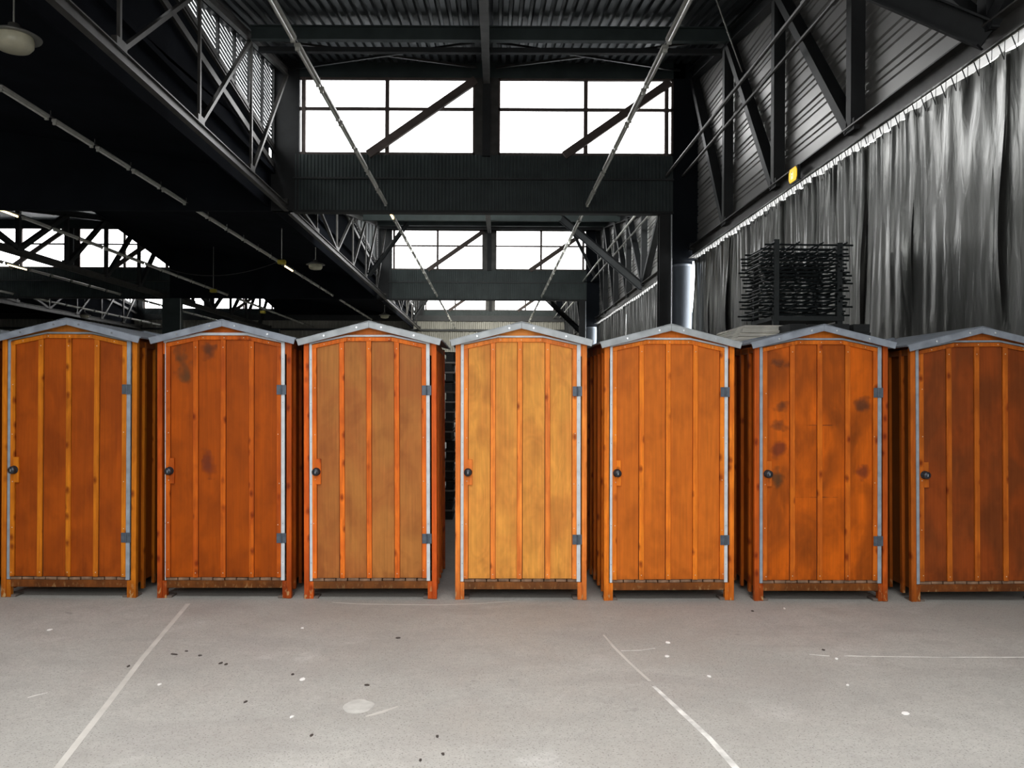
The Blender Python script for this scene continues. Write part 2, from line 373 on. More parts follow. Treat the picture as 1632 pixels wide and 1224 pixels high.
# transverse frame walls with their window strips
win_no = [0]
def window(cx, x0, x1, Y, z0, z1, muls, diag, nopier=False):
    """one opening: glass panes, mullions, transom; a steel brace crosses it"""
    win_no[0] += 1
    fr = MB(); t = 0.05
    fr.box(x0, x1, Y+0.02, Y+0.10, z0, z0+0.07).box(x0, x1, Y+0.02, Y+0.10, z1-0.05, z1)
    fr.box(x0, x0+t, Y+0.02, Y+0.10, z0, z1).box(x1-t, x1, Y+0.02, Y+0.10, z0, z1)
    o = struct('window_%d' % win_no[0], fr, M['frame'])
    xs = [x0+t] + list(muls) + [x1-t]; zt = z0 + (z1-z0)*0.60
    for m in muls: MB().box(m-0.05, m+0.05, Y+0.0, Y+0.12, z0, z1).build('mullion', M['frame'], o)
    MB().box(x0, x1, Y+0.02, Y+0.10, zt-0.035, zt+0.035).build('transom', M['frame'], o)
    for a, b in zip(xs[:-1], xs[1:]):
        for c, d in ((z0+0.07, zt-0.03), (zt+0.03, z1-0.05)):
            MB().box(a, b, Y+0.055, Y+0.062, c, d).build('pane', M['glass'], o)
    if diag:
        (xa, za), (xb, zb) = diag
        MB().bar((xa, Y-0.06, za), (xb, Y-0.06, zb), 0.12, 0.20).build('brace', M['frame'], o)
    return o
ZW0, ZW1, ZB = 7.80, 9.77, 6.36
for k, Y in enumerate(FR):
    last = k == 2
    for c in ((-0.19, -20.55) if k else (-0.19,)):
        x0, x1 = c - 4.85, c + 4.76
        # lintel, pier, corrugated upstand
        struct('wall_front' if k == 0 else 'wall_rear', MB().box(x0-0.45, x1+0.3, Y, Y+0.16, ZW1, 10.26), M['beam'])
        struct('trim_%d' % (2 + k), MB().box(c-0.30, c+0.30, Y+0.01, Y+0.14, ZW0, ZW1), M['steel_l'])
        struct('trim_%d' % (5 + k), MB().box(c-0.10, c+0.10, Y-0.14, Y, ZW0-0.05, ZW1-0.05), M['steel_b'])
        up = corr(MB(), x0-0.05, x1, 0.09, 0.03, lambda q, d: ((q, Y-d, ZB), (q, Y-d, ZW0)), 0.5)
        struct('wall_front' if k == 0 else 'wall_rear', up, M['beam'])
        struct('wall_front' if k == 0 else 'wall_rear', MB().box(x0-0.05, x1, Y+0.01, Y+0.16, ZB-0.02, ZW0), M['beam'])
        struct('trim_%d' % (8 + k), MB().box(x0-0.05, x1, Y-0.10, Y+0.0, 7.16, 7.20), M['steel'])
        struct('trim_%d' % (11 + k), MB().box(x0-0.05, x1, Y-0.06, Y+0.2, ZB-0.04, ZB+0.02), M['steel_b'])
        s = 0.13
        window(c, x0, c-0.30, Y, ZW0, ZW1, [x0+0.19, x0+2.32], ((c-3.0, ZW0-0.02), (c-0.28, ZW1-0.08)))
        window(c, c+0.30, x1, Y, ZW0, ZW1, [c+2.53, x1-0.17], ((c+1.98, ZW0-0.02), (c+4.65, ZW1-0.12)))
    # dark solid wall over the aisle, and the pieces beside the windows
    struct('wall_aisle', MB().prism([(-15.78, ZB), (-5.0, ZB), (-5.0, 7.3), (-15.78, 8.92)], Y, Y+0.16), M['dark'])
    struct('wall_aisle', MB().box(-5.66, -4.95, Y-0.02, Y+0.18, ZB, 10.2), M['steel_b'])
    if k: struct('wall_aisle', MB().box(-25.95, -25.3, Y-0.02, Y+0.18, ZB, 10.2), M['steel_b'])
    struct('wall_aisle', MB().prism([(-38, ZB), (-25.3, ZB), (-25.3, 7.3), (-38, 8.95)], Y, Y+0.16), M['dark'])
    struct('wall_side', MB().box(4.57, XR+0.1, Y+0.0, Y+0.18, 5.15, 10.3), M['dark'])
    struct('trim_%d' % (14 + k), MB().box(4.57, XR-0.02, Y+0.45, Y+0.55, 0, 5.2), M['dark'])
# the far end wall under the last frame: cream corrugated sheet with dark rails
ew = corr(MB(), -38, 5.2, 0.30, 0.08, lambda q, d: ((q, 59.5-d, 0), (q, 59.5-d, 7.15)), 0.5)
struct('wall_end', ew, M['cream'])
for i, (z0, z1) in enumerate(((6.28, 6.42), (7.0, 7.4), (4.2, 4.3))):
    struct('trim_%d' % (20 + i), MB().box(-38, 5.2, 59.2, 59.4, z0, z1), M['steel'])

# clerestory louvres on the left side of both monitors
def louvre(X, k, n):
    y1 = FR[k] - 0.02; sl = -0.121
    zb = lambda y, off: 8.0 + off + sl*(y - y1)
    yc = lambda off: y1 - (2.12 - off)/(RS - sl)          # where a line meets the roof
    o = struct('window_%d' % n, MB().bar((X, yc(0)-0.3, RZ(yc(0)-0.3, k)-0.09), (X, y1, RZ(y1, k)-0.09), 0.12, 0.16), M['steel'])
    for kk in range(19):
        off = 0.06 + kk*0.105
        a = yc(off)
        if a > y1 - 0.3: continue
        MB().bar((X-0.05, a, zb(a, off)), (X-0.05, y1, zb(y1, off)), 0.06, 0.042, (1, 0, 0.9)).build('slat', M['louvre'], o)
    y = y1
    while y > yc(0) + 0.3:
        MB().box(X+0.01, X+0.06, y-0.10, y, zb(y, -0.05), RZ(y, k)-0.05).build('mullion', M['steel'], o)
        y -= 1.07
    for off, h in ((-0.04, 0.10), (-0.16, 0.03), (-0.52, 0.14)):
        a = yc(off)
        MB().bar((X+0.03, a, zb(a, off)), (X+0.03, y1, zb(y1, off)), 0.06, h).build('sill_rail', M['steel_l'], o)
    a = yc(0); lo = -4.6 if k == 0 else FR[k-1] + 0.2
    pts = [(lo, 6.46), (y1, 6.46), (y1, 8.0), (a, zb(a, 0)), (lo, RZ(lo, k)+0.02)]
    P = [(X-0.09, y, z) for y, z in pts]; Q = [(X-0.14, y, z) for y, z in pts]
    struct('wall_left', MB().add(P+Q, [(0,1,2,3,4), (9,8,7,6,5)] + [(i, (i+1) % 5, 5+(i+1) % 5, 5+i) for i in range(5)]), M['aisle'])
n = 30
for X, frs in ((-5.62, (0, 1, 2)), (-25.75, (1, 2))):
    for k in frs:
        louvre(X, k, n); n += 1

# ------------------------------------------------------------ trusses
def nodes(yf): return [yf - 3.15*i for i in range(7)]
def truss(X, k, zb, zt_, w, h, m, mc, label, chord=(0.2, 0.25), vw=None):
    yf = FR[k]; nd = nodes(yf)
    if k == 0: nd = [y for y in nd if y > 1.5]
    t = thing('roof_truss', label, 'truss', (X, nd[-1], zb))
    def P(y, z): return (0, y - nd[-1], z - zb)
    ya = -3.0 if k == 0 else yf - BAY + 0.3
    zt = lambda y: RZ(y, k) - 0.28
    MB().ibeam(P(ya, zb), P(yf-0.05, zb), chord[0], chord[1]).build('bottom_chord', mc, t)
    MB().ibeam(P(ya, zt(ya)), P(yf-0.05, zt(yf-0.05)), chord[0], chord[1]).build('top_chord', m, t)
    vw = vw or w
    for i, y in enumerate(nd):
        if i: MB().bar(P(y, zb+0.1), P(y, zt(y)-0.1), vw, h*0.8, (0,1,0)).build('vertical', m, t)
        MB().box(-w*0.6, w*0.6, y-nd[-1]-0.16, y-nd[-1]+0.16, 0.06, 0.22).build('gusset', m, t)
    c = nd[4] if len(nd) > 4 else nd[-1]
    for i, y in enumerate(nd):
        if y >= c - 0.01 and i > 0: MB().bar(P(y+0.08, zb+0.12), P(nd[i-1]-0.12, zt(nd[i-1]-0.12)-0.1), w, h, (1,0,0)).build('diagonal', m, t)
        if y <= c + 0.01 and i + 1 < len(nd): MB().bar(P(y-0.08, zb+0.12), P(nd[i+1]+0.12, zt(nd[i+1]+0.12)-0.1), w, h, (1,0,0)).build('diagonal', m, t)
    return t
ords = ('nearest', 'middle', 'farthest')
for k in range(3):
    truss(5.06, k, 5.335, 9.75, 0.15, 0.2, M['steel_b'] if k == 0 else M['steel_b'], M['steel_l'], 'dark steel truss on the right wall above the plastic sheets, %s bay' % ords[k], (0.22, 0.28), 0.2)
    truss(XL, k, 6.42, 9.75, 0.07, 0.08, M['steel_l'], M['steel_l'], 'thin grey steel truss left of the tall windows, %s bay' % ords[k], (0.11, 0.18), 0.05)
for k in (1, 2):
    truss(-15.95, k, 6.42, 9.75, 0.16, 0.16, M['steel'], M['steel_l'], 'steel truss crossing the left-hand windows, %s' % ('the nearer one' if k == 1 else 'the one in the bay behind'), (0.16, 0.24), 0.14)
    truss(-25.3, k, 6.42, 9.75, 0.12, 0.12, M['steel_l'], M['steel_l'], 'distant thin truss at the far left edge, %s bay' % ('nearer' if k == 1 else 'farther'), (0.16, 0.24), 0.1)

# slanting braces between the wall chords and the roof
def brace(name, label, p, q, w, h, m=M['steel_b'], group=None):
    p = Vector(p); q = Vector(q); o = MB().ibeam((0,0,0), q-p, w, h).build(name, m); o.location = p
    return tag(o, label, 'brace', group)
for k, y in enumerate((8.35, 27.7, 47.0)):
    brace('slanting_brace', ('thick dark brace slanting down to the right truss at the top right corner', 'dark brace slanting across the second bay to the right truss', 'small dark brace slanting to the right truss in the last bay')[k],
          (5.0, y, 5.35), (2.5, y+2.63, 8.2), 0.2, 0.24 if k else 0.26)
for k, y in enumerate((33.9, 53.2)):
    brace('slanting_brace', ('dark brace rising from the left truss before the second windows', 'dark brace rising from the left truss before the last windows')[k], (-5.1, y, 6.6), (-3.7, y+1.45, 9.0), 0.14, 0.16)
for k in (1, 2):
    brace('slanting_brace', 'short dark brace crossing the upper right corner of the %s windows' % ('second' if k == 1 else 'last'), (3.6, FR[k]-0.9, 9.9), (4.9, FR[k]-0.9, 7.3), 0.1, 0.14)

# roof beams across and along
for k in range(3):
    wn = ('first', 'second', 'last')[k]
    for y, b, lb in ((FR[k]-3.35, 0.30, 'dark steel roof beam crossing before the %s windows' % wn), (FR[k]-7.4, 0.3, 'dark steel roof beam crossing farther ahead of the %s windows' % wn)):
        o = MB().ibeam((-5.2, 0, 0), (5.1, 0, 0), 0.16, b).build('roof_crossbeam', M['beam']); o.location = (0, y, RZ(y, k)-0.22); tag(o, lb, 'beam')
    o = MB().bar((-5.2, 0, 0), (5.1, 0, 0), 0.12, 0.11).build('purlin', M['steel_b']); o.location = (0, FR[k]-2.75, RZ(FR[k]-2.75, k)-0.42)
    tag(o, 'thin dark purlin under the roof before the %s windows' % wn, 'purlin')
    ya = (FR[k]-BAY+0.3) if k else -3
    o = MB().ibeam((0, ya, RZ(ya, k)-0.36), (0, FR[k]-0.16, RZ(FR[k]-0.16, k)-0.46), 0.17, 0.2, 0.02).build('centre_beam', M['steel_l']); o.location = (-0.19, 0, 0)
    tag(o, 'long grey beam under the middle of the roof, %s bay' % ords[k], 'beam')
    for sx in (-1, 1):
        y0, y1 = FR[k]-3.0, FR[k]-0.1
        for j, (a, b) in enumerate(((0.25, 4.9), (4.9, 0.25))):
            p = Vector((-0.19 + sx*a, y0, RZ(y0, k)-0.30+0.06*j)); q = Vector((-0.19 + sx*b, y1, RZ(y1, k)-0.20+0.06*j))
            o = MB().bar((0,0,0), q-p, 0.05, 0.05).build('tie_rod', M['steel_l'] if j else M['steel']); o.location = p
            tag(o, 'thin %s roof tie rod %s of centre before the %s windows' % ('outward' if j == 0 else 'inward', 'left' if sx < 0 else 'right', ('first', 'second', 'last')[k]), 'rod')
# hanger rod before the right truss
p = at(1138, -10, 15.0); q = at(1188, 130, 17.2)
o = MB().cyl((0,0,0), q-p, 0.012, 6).build('hanging_cable', M['fitting']); o.location = p
tag(o, 'thin pale cable hanging beside the right truss', 'cable')

# twin pipes along the right side
for k in range(3):
    y0 = -2.0 if k == 0 else FR[k-1]+0.3; y1 = FR[k]-0.15
    for X, Z, r, lab in ((4.37, 7.26, 0.035, 'upper left'), (4.78, 7.26, 0.03, 'lower right')):
        o = MB().cyl((0,0,0), (0, y1-y0, 0), r, 8).build('wall_pipe', M['fitting'] if k else M['steel_l']); o.location = (X, y0, Z)
        tag(o, 'long straight pipe before the right truss, %s of the pair, %s bay' % (lab, ords[k]), 'pipe')
        for j in range(3):
            MB().cyl((0, 2.5 + j*5.5, 0), (0, 2.66 + j*5.5, 0), r*1.5, 8).build('coupling', M['steel_l'], o)

# columns
def column(x, y, z, w, d, label, m, edge=True):
    t = thing('steel_column', label, 'column', (x, y, 0))
    MB().ibeam((0,0,0.02), (0,0,z), d, w, 0.03).build('shaft', m, t) if w < 0.5 else MB().box(-w/2, w/2, -d/2, d/2, 0.0, z).build('shaft', m, t, bevel=0.01)
    MB().box(-w/2-0.08, w/2+0.08, -d/2-0.08, d/2+0.08, 0, 0.03).build('base_plate', M['steel'], t)
    if edge: MB().cyl((w/2+0.035, -d/2, 0.03), (w/2+0.035, -d/2, z-0.02), 0.018, 6).build('conduit', M['strip_w'], t)
    return t
column(4.37, 21.1, 6.32, 0.24, 0.3, 'dark steel column before the right wall under the first windows', M['steel_b'])
column(4.37, 40.4, 6.32, 0.24, 0.3, 'dark steel column before the right wall under the second windows', M['steel_b'])
column(-15.65, 40.3, 6.34, 0.86, 0.4, 'broad grey-green column standing behind the second cabin from the left', M['beam'])
column(-15.65, 59.0, 6.34, 0.8, 0.4, 'distant broad column near the end wall', M['beam'])
for k in (0, 1):
    t = thing('round_duct', 'pale blue-grey round duct beside the %s dark column' % ('nearer' if k == 0 else 'farther'), 'duct', (4.85, FR[k]+0.20, 0))
    MB().lathe([(0.0, 0), (0.25, 0), (0.25, 5.06), (0.0, 5.06)], 40).build('shaft', M['duct'], t, smooth=False)
    MB().lathe([(0.252, 5.0), (0.262, 5.0), (0.262, 5.05), (0.252, 5.05), (0.252, 5.0)], 40).build('collar', M['zinc_d'], t)

# ------------------------------------------------------------ plastic sheeting with lashings
def sheet(y0, y1, idx, bayk):
    ny = int(max(24, (y1-y0)/ (0.028 if y0 < 21 else 0.06))); nz = 34 if y0 < 21 else 16; H = 5.14
    v = []
    for j in range(nz+1):
        t = j/nz; z = 0.02 + (H-0.02)*t
        for i in range(ny+1):
            y = y0 + (y1-y0)*i/ny
            e = min(i, ny-i)/ny
            top = max(0, (t-0.35)/0.65)
            pl = min(1, max(0, (y-9)/4))          # fine pleats far down the hall, broad hanging folds near
            fold = (0.012 + 0.018*pl)*math.sin(y*(19+3*pl) + 5*noise.noise(Vector((y*0.9, z*0.22, 3)))) + 0.012*pl*math.sin(y*43 + 4*noise.noise(Vector((y*1.4, z*0.3, 9))))
            fold += (1-pl)*0.05*max(0, noise.noise(Vector((y*5.2, z*0.35, 31))))**1.2
            big = 0.06*noise.noise(Vector((y*1.1, z*0.30, 1.7))) + 0.03*noise.noise(Vector((y*3.1 + 0.5*z, z*0.6, 5.1)))
            amp = 0.10 + 0.90*(top**1.1)*(0.5 + 0.9*abs(noise.noise(Vector((y*0.7, z*0.4, 20)))))
            amp += 0.5*pl*(1-top)*0.6
            x = 5.04 + fold*amp + big*(0.35+0.65*top) - 0.06*max(0, 1-e*8)*(0.5 + 0.5*math.sin(z*2.3))
            zz = z
            if t > 0.93: zz = z - 0.022*(0.5+0.5*math.sin(y*2*math.pi/0.42))*(t-0.93)/0.07
            v.append((x-5.04, y-y0, zz))
    f = [(j*(ny+1)+i, j*(ny+1)+i+1, (j+1)*(ny+1)+i+1, (j+1)*(ny+1)+i) for j in range(nz) for i in range(ny)]
    o = MB().add(v, f).build('plastic_sheet', M['plastic'], smooth=True); o.location = (5.04, y0, 0)
    return o
cuts = [-4.0, -2.2, -0.5, 1.2, 2.9, 4.6, 6.4, 8.25, 9.95, 11.4, 12.9, 14.5, 16.1, 17.7, 19.2, 20.7]
lab = {6: 'wrinkled silver-grey plastic sheet at the right edge of the photo', 7: 'silver-grey plastic sheet hanging above the rightmost cabin', 8: 'plastic sheet with a long twisted fold just right of the storage rack',
       9: 'plastic sheet hanging behind the right part of the storage rack', 10: 'plastic sheet hanging behind the left part of the storage rack', 11: 'plastic sheet with fine pleats left of the storage rack, under the yellow sign',
       12: 'finely pleated sheet, fourth from the round duct', 13: 'finely pleated sheet, third from the round duct', 14: 'finely pleated sheet, second from the round duct', 15: 'last pleated sheet beside the round duct'}
for i in range(1, len(cuts)):
    if cuts[i] < 4: continue
    o = sheet(cuts[i-1]-0.09, cuts[i]+(0.09 if i < 15 else 0.12), i, 0); o.location.x += 0.025*(i % 2)
    tag(o, lab.get(i, 'plastic sheet just outside the right edge of the photo'), 'sheet', 'plastic sheets along the right wall')
cuts2 = [22.3, 25.2, 28.2, 31.2, 34.2, 37.2, 40.1]
for i in range(1, 7):
    o = sheet(cuts2[i-1]-0.05, cuts2[i]+(0.05 if i < 6 else 0), i+40, 1); o.location.x += 0.025*(i % 2)
    tag(o, 'pale pleated sheet in the second bay, %s' % ('hidden beside the duct', 'nearest visible beside the dark column', 'second beyond the dark column', 'in the middle of the bay', 'last but one before the far duct', 'last before the far duct')[i-1], 'sheet', 'plastic sheets in the second bay')
o = sheet(41.3, 59.3, 60, 2); tag(o, 'pale plastic sheeting low on the wall of the last bay', 'sheet')
for k, (y0, y1) in enumerate(((-4.0, 20.8), (22.0, 40.1), (41.3, 59.4))):
    t = thing('sheet_rail', 'rail with rope lashings holding the plastic sheets, %s bay' % ords[k], 'rail', (5.0, y0, 5.19))
    MB().cyl((0,0,0), (0,y1-y0,0), 0.009, 6).build('rail', M['fitting'], t)
    mb = MB(); y = 0.1
    while y < y1-y0-0.2:
        mb.bar((-0.005, y, 0.01), (0.02, y+0.05, -0.17), 0.006, 0.010); mb.bar((-0.005, y+0.11, 0.01), (0.02, y+0.05, -0.17), 0.006, 0.010)
        y += 0.21 if k == 0 else 0.4
    mb.build('lashing', M['steel'], t, kind='stuff')

# ------------------------------------------------------------ lit yellow sign on the right chord
t = thing('emergency_sign', 'small lit yellow sign with a pale mark on the right wall beam', 'sign', (4.90, 13.5, 5.32))
r = 0.13
MB().box(0, 0.05, -0.19, 0.19, -0.12, 0.12).build('housing', M['steel_b'], t)
oct_ = [(-0.17, -0.05), (-0.12, -0.11), (0.12, -0.11), (0.17, -0.05), (0.17, 0.05), (0.12, 0.11), (-0.12, 0.11), (-0.17, 0.05)]
MB().add([(-0.012, y, z) for y, z in oct_] + [(0.0, y, z) for y, z in oct_], [tuple(range(8)), tuple(range(15, 7, -1))] + [(i, (i+1) % 8, 8+(i+1) % 8, 8+i) for i in range(8)]).build('lit_face', M['sign_y'], t)
MB().box(-0.016, -0.012, -0.03, 0.07, -0.065, 0.045).build('pale_mark', M['sign_w'], t)
MB().box(-0.019, -0.016, 0.0, 0.022, 0.03, 0.05).box(-0.019, -0.016, 0.0, 0.022, -0.02, 0.0).build('dark_dots', M['frame'], t)

# ------------------------------------------------------------ tube lamp runs
LH = 4.80; LZ = CAMZ + LH; PITCH = 1.605
def fitting(name, label, cat, lit=False):
    t = thing(name, label, cat)
    MB().box(-0.045, 0.045, 0.0, 1.40, 0.0, 0.05).build('housing', M['fitting'], t, bevel=0.006)
    MB().cyl((0, 0.04, -0.022), (0, 1.36, -0.022), 0.02, 8).build('tube', M['lit'] if lit else M['tube'], t)
    for q in (0.01, 1.35): MB().box(-0.03, 0.03, q, q+0.04, -0.05, 0.0).build('tube_holder', M['fitting'], t)
    MB().bar((0, 1.38, 0.04), (0, 1.63, 0.06), 0.018, 0.018).cyl((0, 1.5, 0.05), (0, 1.5, 0.16), 0.008, 6).build('bracket', M['steel_l'], t)
    return t
f0 = fitting('tube_lamp', '', 'lamp'); fl = fitting('lit_tube_lamp', '', 'lamp', True)
used = {0: False, 1: False}
runs = [(-2.72, 6.4, 58.5, 'left of the centre beam', 354), (2.36, 6.2, 58.5, 'right of the centre beam', None), (-7.78, 12.6, 52, 'nearest left of the tall windows', 437),
        (-12.9, 21.7, 56, 'second left of the tall windows', 351), (-18.1, 30.5, 57, 'third left of the tall windows', 437), (-23.3, 38, 57, 'fourth left of the tall windows', 480)]
for X, y0, y1, lb, ly in runs:
    Yl = F*LH/(630-ly) if ly else -99
    yy = 12.98 + PITCH * math.floor((y0-12.98)/PITCH)
    while yy < y1:
        lit = yy <= Yl - 0.5 < yy + PITCH
        src = fl if lit else f0; key = 1 if lit else 0
        lbl = 'lit warm tube lamp in the run %s' % lb if lit else 'unlit grey tube lamp in the run %s' % lb
        if any(yy < fy < yy+1.5 for fy in FR):
            yy += PITCH; continue
        if not used[key]:
            o = src; o.location = (X, yy, LZ); used[key] = True; o['label'] = lbl
        else: o = dup(src, (X, yy, LZ), label=lbl)
        if not lit: o['group'] = 'unlit tube lamps in the run %s' % lb
        yy += PITCH
# thin carrier wires holding the runs
for X, y0, y1, lb, ly in runs:
    for k in range(3):
        a = max(y0-3, FR[k]-BAY+0.3 if k else -3); b = FR[k]-0.1
        if b < a: continue
        o = MB().bar((0,0,0), (0, b-a, 0), 0.018, 0.018).build('lamp_rail', M['steel_b']); o.location = (X, a, LZ+0.07)
        tag(o, 'thin rail of lamps %s, %s bay' % (lb, ords[k]), 'rail')

# pendant dome lamps
def overhead(x, y): return RZ(y, kbay(y)) if x < -15.8 else 7.28 + 0.153*(-5.55 - x)
def pendant(x, y, z, label):
    t = thing('pendant_lamp', label, 'lamp', (x, y, z), group='cream dome lamps over the left aisle')
    MB().lathe([(0.02, 0.20), (0.07, 0.20), (0.08, 0.14), (0.16, 0.12), (0.30, 0.055), (0.345, 0.03), (0.34, 0.015), (0.24, 0.03), (0.05, 0.09), (0.02, 0.10)], 32).build('shade', M['lampcap'], t, smooth=True)
    MB().lathe([(0.235, 0.03), (0.25, -0.02), (0.245, -0.09), (0.20, -0.145), (0.10, -0.165), (0.0, -0.17)], 32).build('globe', M['cream_l'], t, smooth=True)
    MB().cyl((0,0,0.18), (0,0,overhead(x, y)-z), 0.012, 6).build('rod', M['fitting'], t)
for px, py, Y, lb in ((22, 62, 11.1, 'large cream dome lamp at the top left corner of the photo'), (503, 423, 30.4, 'cream dome lamp hanging left of the second windows'),
                  (613, 503, 49.6, 'small distant dome lamp hanging left of the last windows'), (135, 503, 49.6, 'small distant dome lamp above the leftmost cabin')):
    p = at(px, py, Y); pendant(p.x, p.y, p.z, lb)
for px, py, Y, lb in ((449, 417, 29.3, 'yellow junction box hanging by the lamp run near the pendant lamp'), (419, 497, 47, 'yellow junction box on the second lamp run above the second cabin'), (340, 463, 37.5, 'yellow-brown box on the second lamp run, nearer one')):
    p = at(px, py, Y); t = thing('junction_box', lb, 'box', p)
    MB().box(-0.14, 0.14, -0.1, 0.1, -0.09, 0.06).build('housing', M['yellow'], t, bevel=0.02)
    MB().cyl((0,0,0.05), (0,0,overhead(p.x, p.y)-p.z), 0.012, 6).build('cord', M['fitting'], t)
# sagging cable
mb = MB(); A = at(262, 427, 33); B = at(449, 415, 29.3); prev = None
for i in range(15):
    s = i/14; q = A.lerp(B, s) - Vector((0,0,0.42*4*s*(1-s)))
    if prev is not None: mb.cyl(prev, q, 0.012, 5)
    prev = q
o = mb.build('sagging_cable', M['steel_l']); tag(o, 'thin cable sagging to the left from the yellow junction box', 'cable')

# ------------------------------------------------------------ wooden cabins
K = 1/192.8
def cabin(name, label, loc, wid, rz, ry, pal, detail=True, group=None, H=0.0, depth=1.22):
    """wooden cabin with a framed batten door and a gabled metal roof; local front plane y=0"""
    t = thing(name, label, 'cabin', loc, (0, ry, rz), group)
    s = wid / 1.086
    X = lambda v: v*s
    mp, mbt, mpost, mstrip, mroof, strip_w = pal['panel'], pal['batten'], pal['post'], pal['strip'], pal['roof'], pal.get('sw', (0.024, 0.031))
    def B(x0, x1, y0, y1, z0, z1, nm, m, par=t, bev=0.002): return MB().box(X(x0), X(x1), y0, y1, z0, z1).build(nm, m, par, bevel=bev)
    zt = 2.115 + H
    # posts
    for x0, x1 in ((-0.543, -0.503), (0.503, 0.543)):
        B(x0, x1, 0, 0.045, 0, zt+0.01, 'post', mpost)
        B(x0, x1, depth-0.045, depth, 0, zt+0.01, 'post', mpost)
    for sx in (-1, 1):
        a, b = sorted((sx*0.503, sx*0.468)); B(a, b, 0.006, 0.05, 0, 0.145, 'leg_block', mpost)
        a, b = sorted((sx*0.54, sx*0.43)); B(a, b, 0.0, 0.12, 0.0, 0.018, 'foot_plate', M['pad']).location = (sx*-0.0, 0.012, 0)
    B(-0.503, 0.503, 0.008, 0.05, 0.085, 0.146, 'bottom_rail', pal.get('rail', mpost))
    # floor slats
    n = 10
    for i in range(n):
        a = -0.475 + i*0.95/n
        B(a+0.004, a+0.95/n-0.004, 0.004+random.uniform(0, 0.012), depth-0.05, 0.148, 0.170+random.uniform(-0.003, 0.001), 'floor_slat', M['slat'], bev=0.0015)
    # side and back panels with battens
    for sx in (-1, 1):
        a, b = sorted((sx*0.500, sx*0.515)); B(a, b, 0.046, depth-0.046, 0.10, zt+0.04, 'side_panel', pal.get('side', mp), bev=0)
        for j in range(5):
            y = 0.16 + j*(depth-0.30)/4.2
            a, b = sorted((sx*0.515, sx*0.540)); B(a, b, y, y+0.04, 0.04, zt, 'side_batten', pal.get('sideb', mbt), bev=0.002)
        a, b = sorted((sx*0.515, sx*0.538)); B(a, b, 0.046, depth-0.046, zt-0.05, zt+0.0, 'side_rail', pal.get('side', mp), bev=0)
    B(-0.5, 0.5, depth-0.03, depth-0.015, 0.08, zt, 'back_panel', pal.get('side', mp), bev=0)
    # gable
    MB().prism([(X(-0.503), zt-0.10), (X(0.503), zt-0.10), (X(0.503), zt+0.03), (0, zt+0.135), (X(-0.503), zt+0.03)], 0.024, 0.045).build('gable_board', pal['gable'], t)
    # metal strips round the door
    sw0, sw1 = strip_w
    D0, D1 = -0.474, 0.459; f0, f1 = -0.190, 0.177; zd = 2.105 + H; zf = 2.168 + H
    MB().box(X(D0-sw0-0.001), X(D0-0.001), 0.004, 0.02, 0.150, zd+0.01).build('metal_strip', mstrip, t)
    MB().box(X(D1+0.001), X(D1+sw1+0.001), 0.000, 0.02, 0.150, zd+0.01).build('metal_strip', mstrip, t)
    tw = pal.get('tw', 0.015)
    for pts in ([(D0-0.02, zd), (f0, zf), (f0, zf+tw), (D0-0.02, zd+tw*0.8)], [(f0, zf), (f1, zf), (f1, zf+tw), (f0, zf+tw)], [(f1, zf), (D1+0.028, zd-0.004), (D1+0.028, zd+tw*0.8), (f1, zf+tw)]):
        MB().prism([(X(x), z+0.0015) for x, z in pts], 0.006, 0.022).build('metal_strip', pal.get('strip_top', mstrip), t)
    # door with its own pieces
    M.setdefault('groove', mat('dark_door_groove', (0.06, 0.022, 0.008), 0.8))
    dr = MB().prism([(X(D0), 0.172), (X(D1), 0.172), (X(D1), zd-0.002), (X(f1), zf-0.001), (X(f0), zf-0.001), (X(D0), zd-0.002)], 0.020, 0.036).build('door', M['groove'], t)
    if detail:
        st = 0.036; rt = 0.036; bw = 0.0405
        bx = pal.get('bx', (-0.233, -0.010, 0.218))
        def top(x): # inner edge of the door's top rail
            if x < f0: return zd + (zf-zd)*(x-D0)/(f0-D0)
            if x > f1: return zd + (zf-zd)*(D1-x)/(D1-f1)
            return zf
        edges = [D0+st] + [e for b in bx for e in (b-bw/2, b+bw/2)] + [D1-st]
        for i in range(0, 8, 2):
            a, b = edges[i]+0.0035, edges[i+1]-0.0035
            P = [(a, 0.174), (b, 0.174), (b, top(b)-rt-0.001)]
            for brk in (f1, f0):
                if a < brk < b: P.append((brk, zf-rt-0.001))
            P.append((a, top(a)-rt-0.001))
            MB().prism([(X(x), z) for x, z in P], 0.013, 0.0205).build('panel', mp, dr)
        for i, b in enumerate(bx):
            tilt = random.uniform(-0.004, 0.004)
            MB().prism([(X(b-bw/2-tilt), 0.173), (X(b+bw/2-tilt), 0.173), (X(b+bw/2), top(b+bw/2)-rt), (X(b-bw/2), top(b-bw/2)-rt)], 0.000, 0.0195).build('batten', mbt, dr, bevel=0.002)
        for a, b in ((D0, D0+st), (D1-st, D1)):
            MB().prism([(X(a), 0.173), (X(b), 0.173), (X(b), top(b)-0.003-rt*0.9), (X(a), top(a)-0.003-rt*0.9)], -0.002, 0.0195).build('stile', mbt, dr, bevel=0.002)
        for P in ([(D0, zd-rt), (f0, zf-rt), (f0, zf-0.003), (D0, zd-0.003)], [(f0+0.001, zf-rt), (f1-0.001, zf-rt), (f1-0.001, zf-0.003), (f0+0.001, zf-0.003)], [(f1, zf-rt), (D1, zd-rt), (D1, zd-0.003), (f1, zf-0.003)]):
            MB().prism([(X(x), z) for x, z in P], -0.004, 0.0190).build('top_rail', pal.get('trail', mbt), dr, bevel=0.002)
        # lock block and knob
        zl = 1.055 + pal.get('lz', 0)
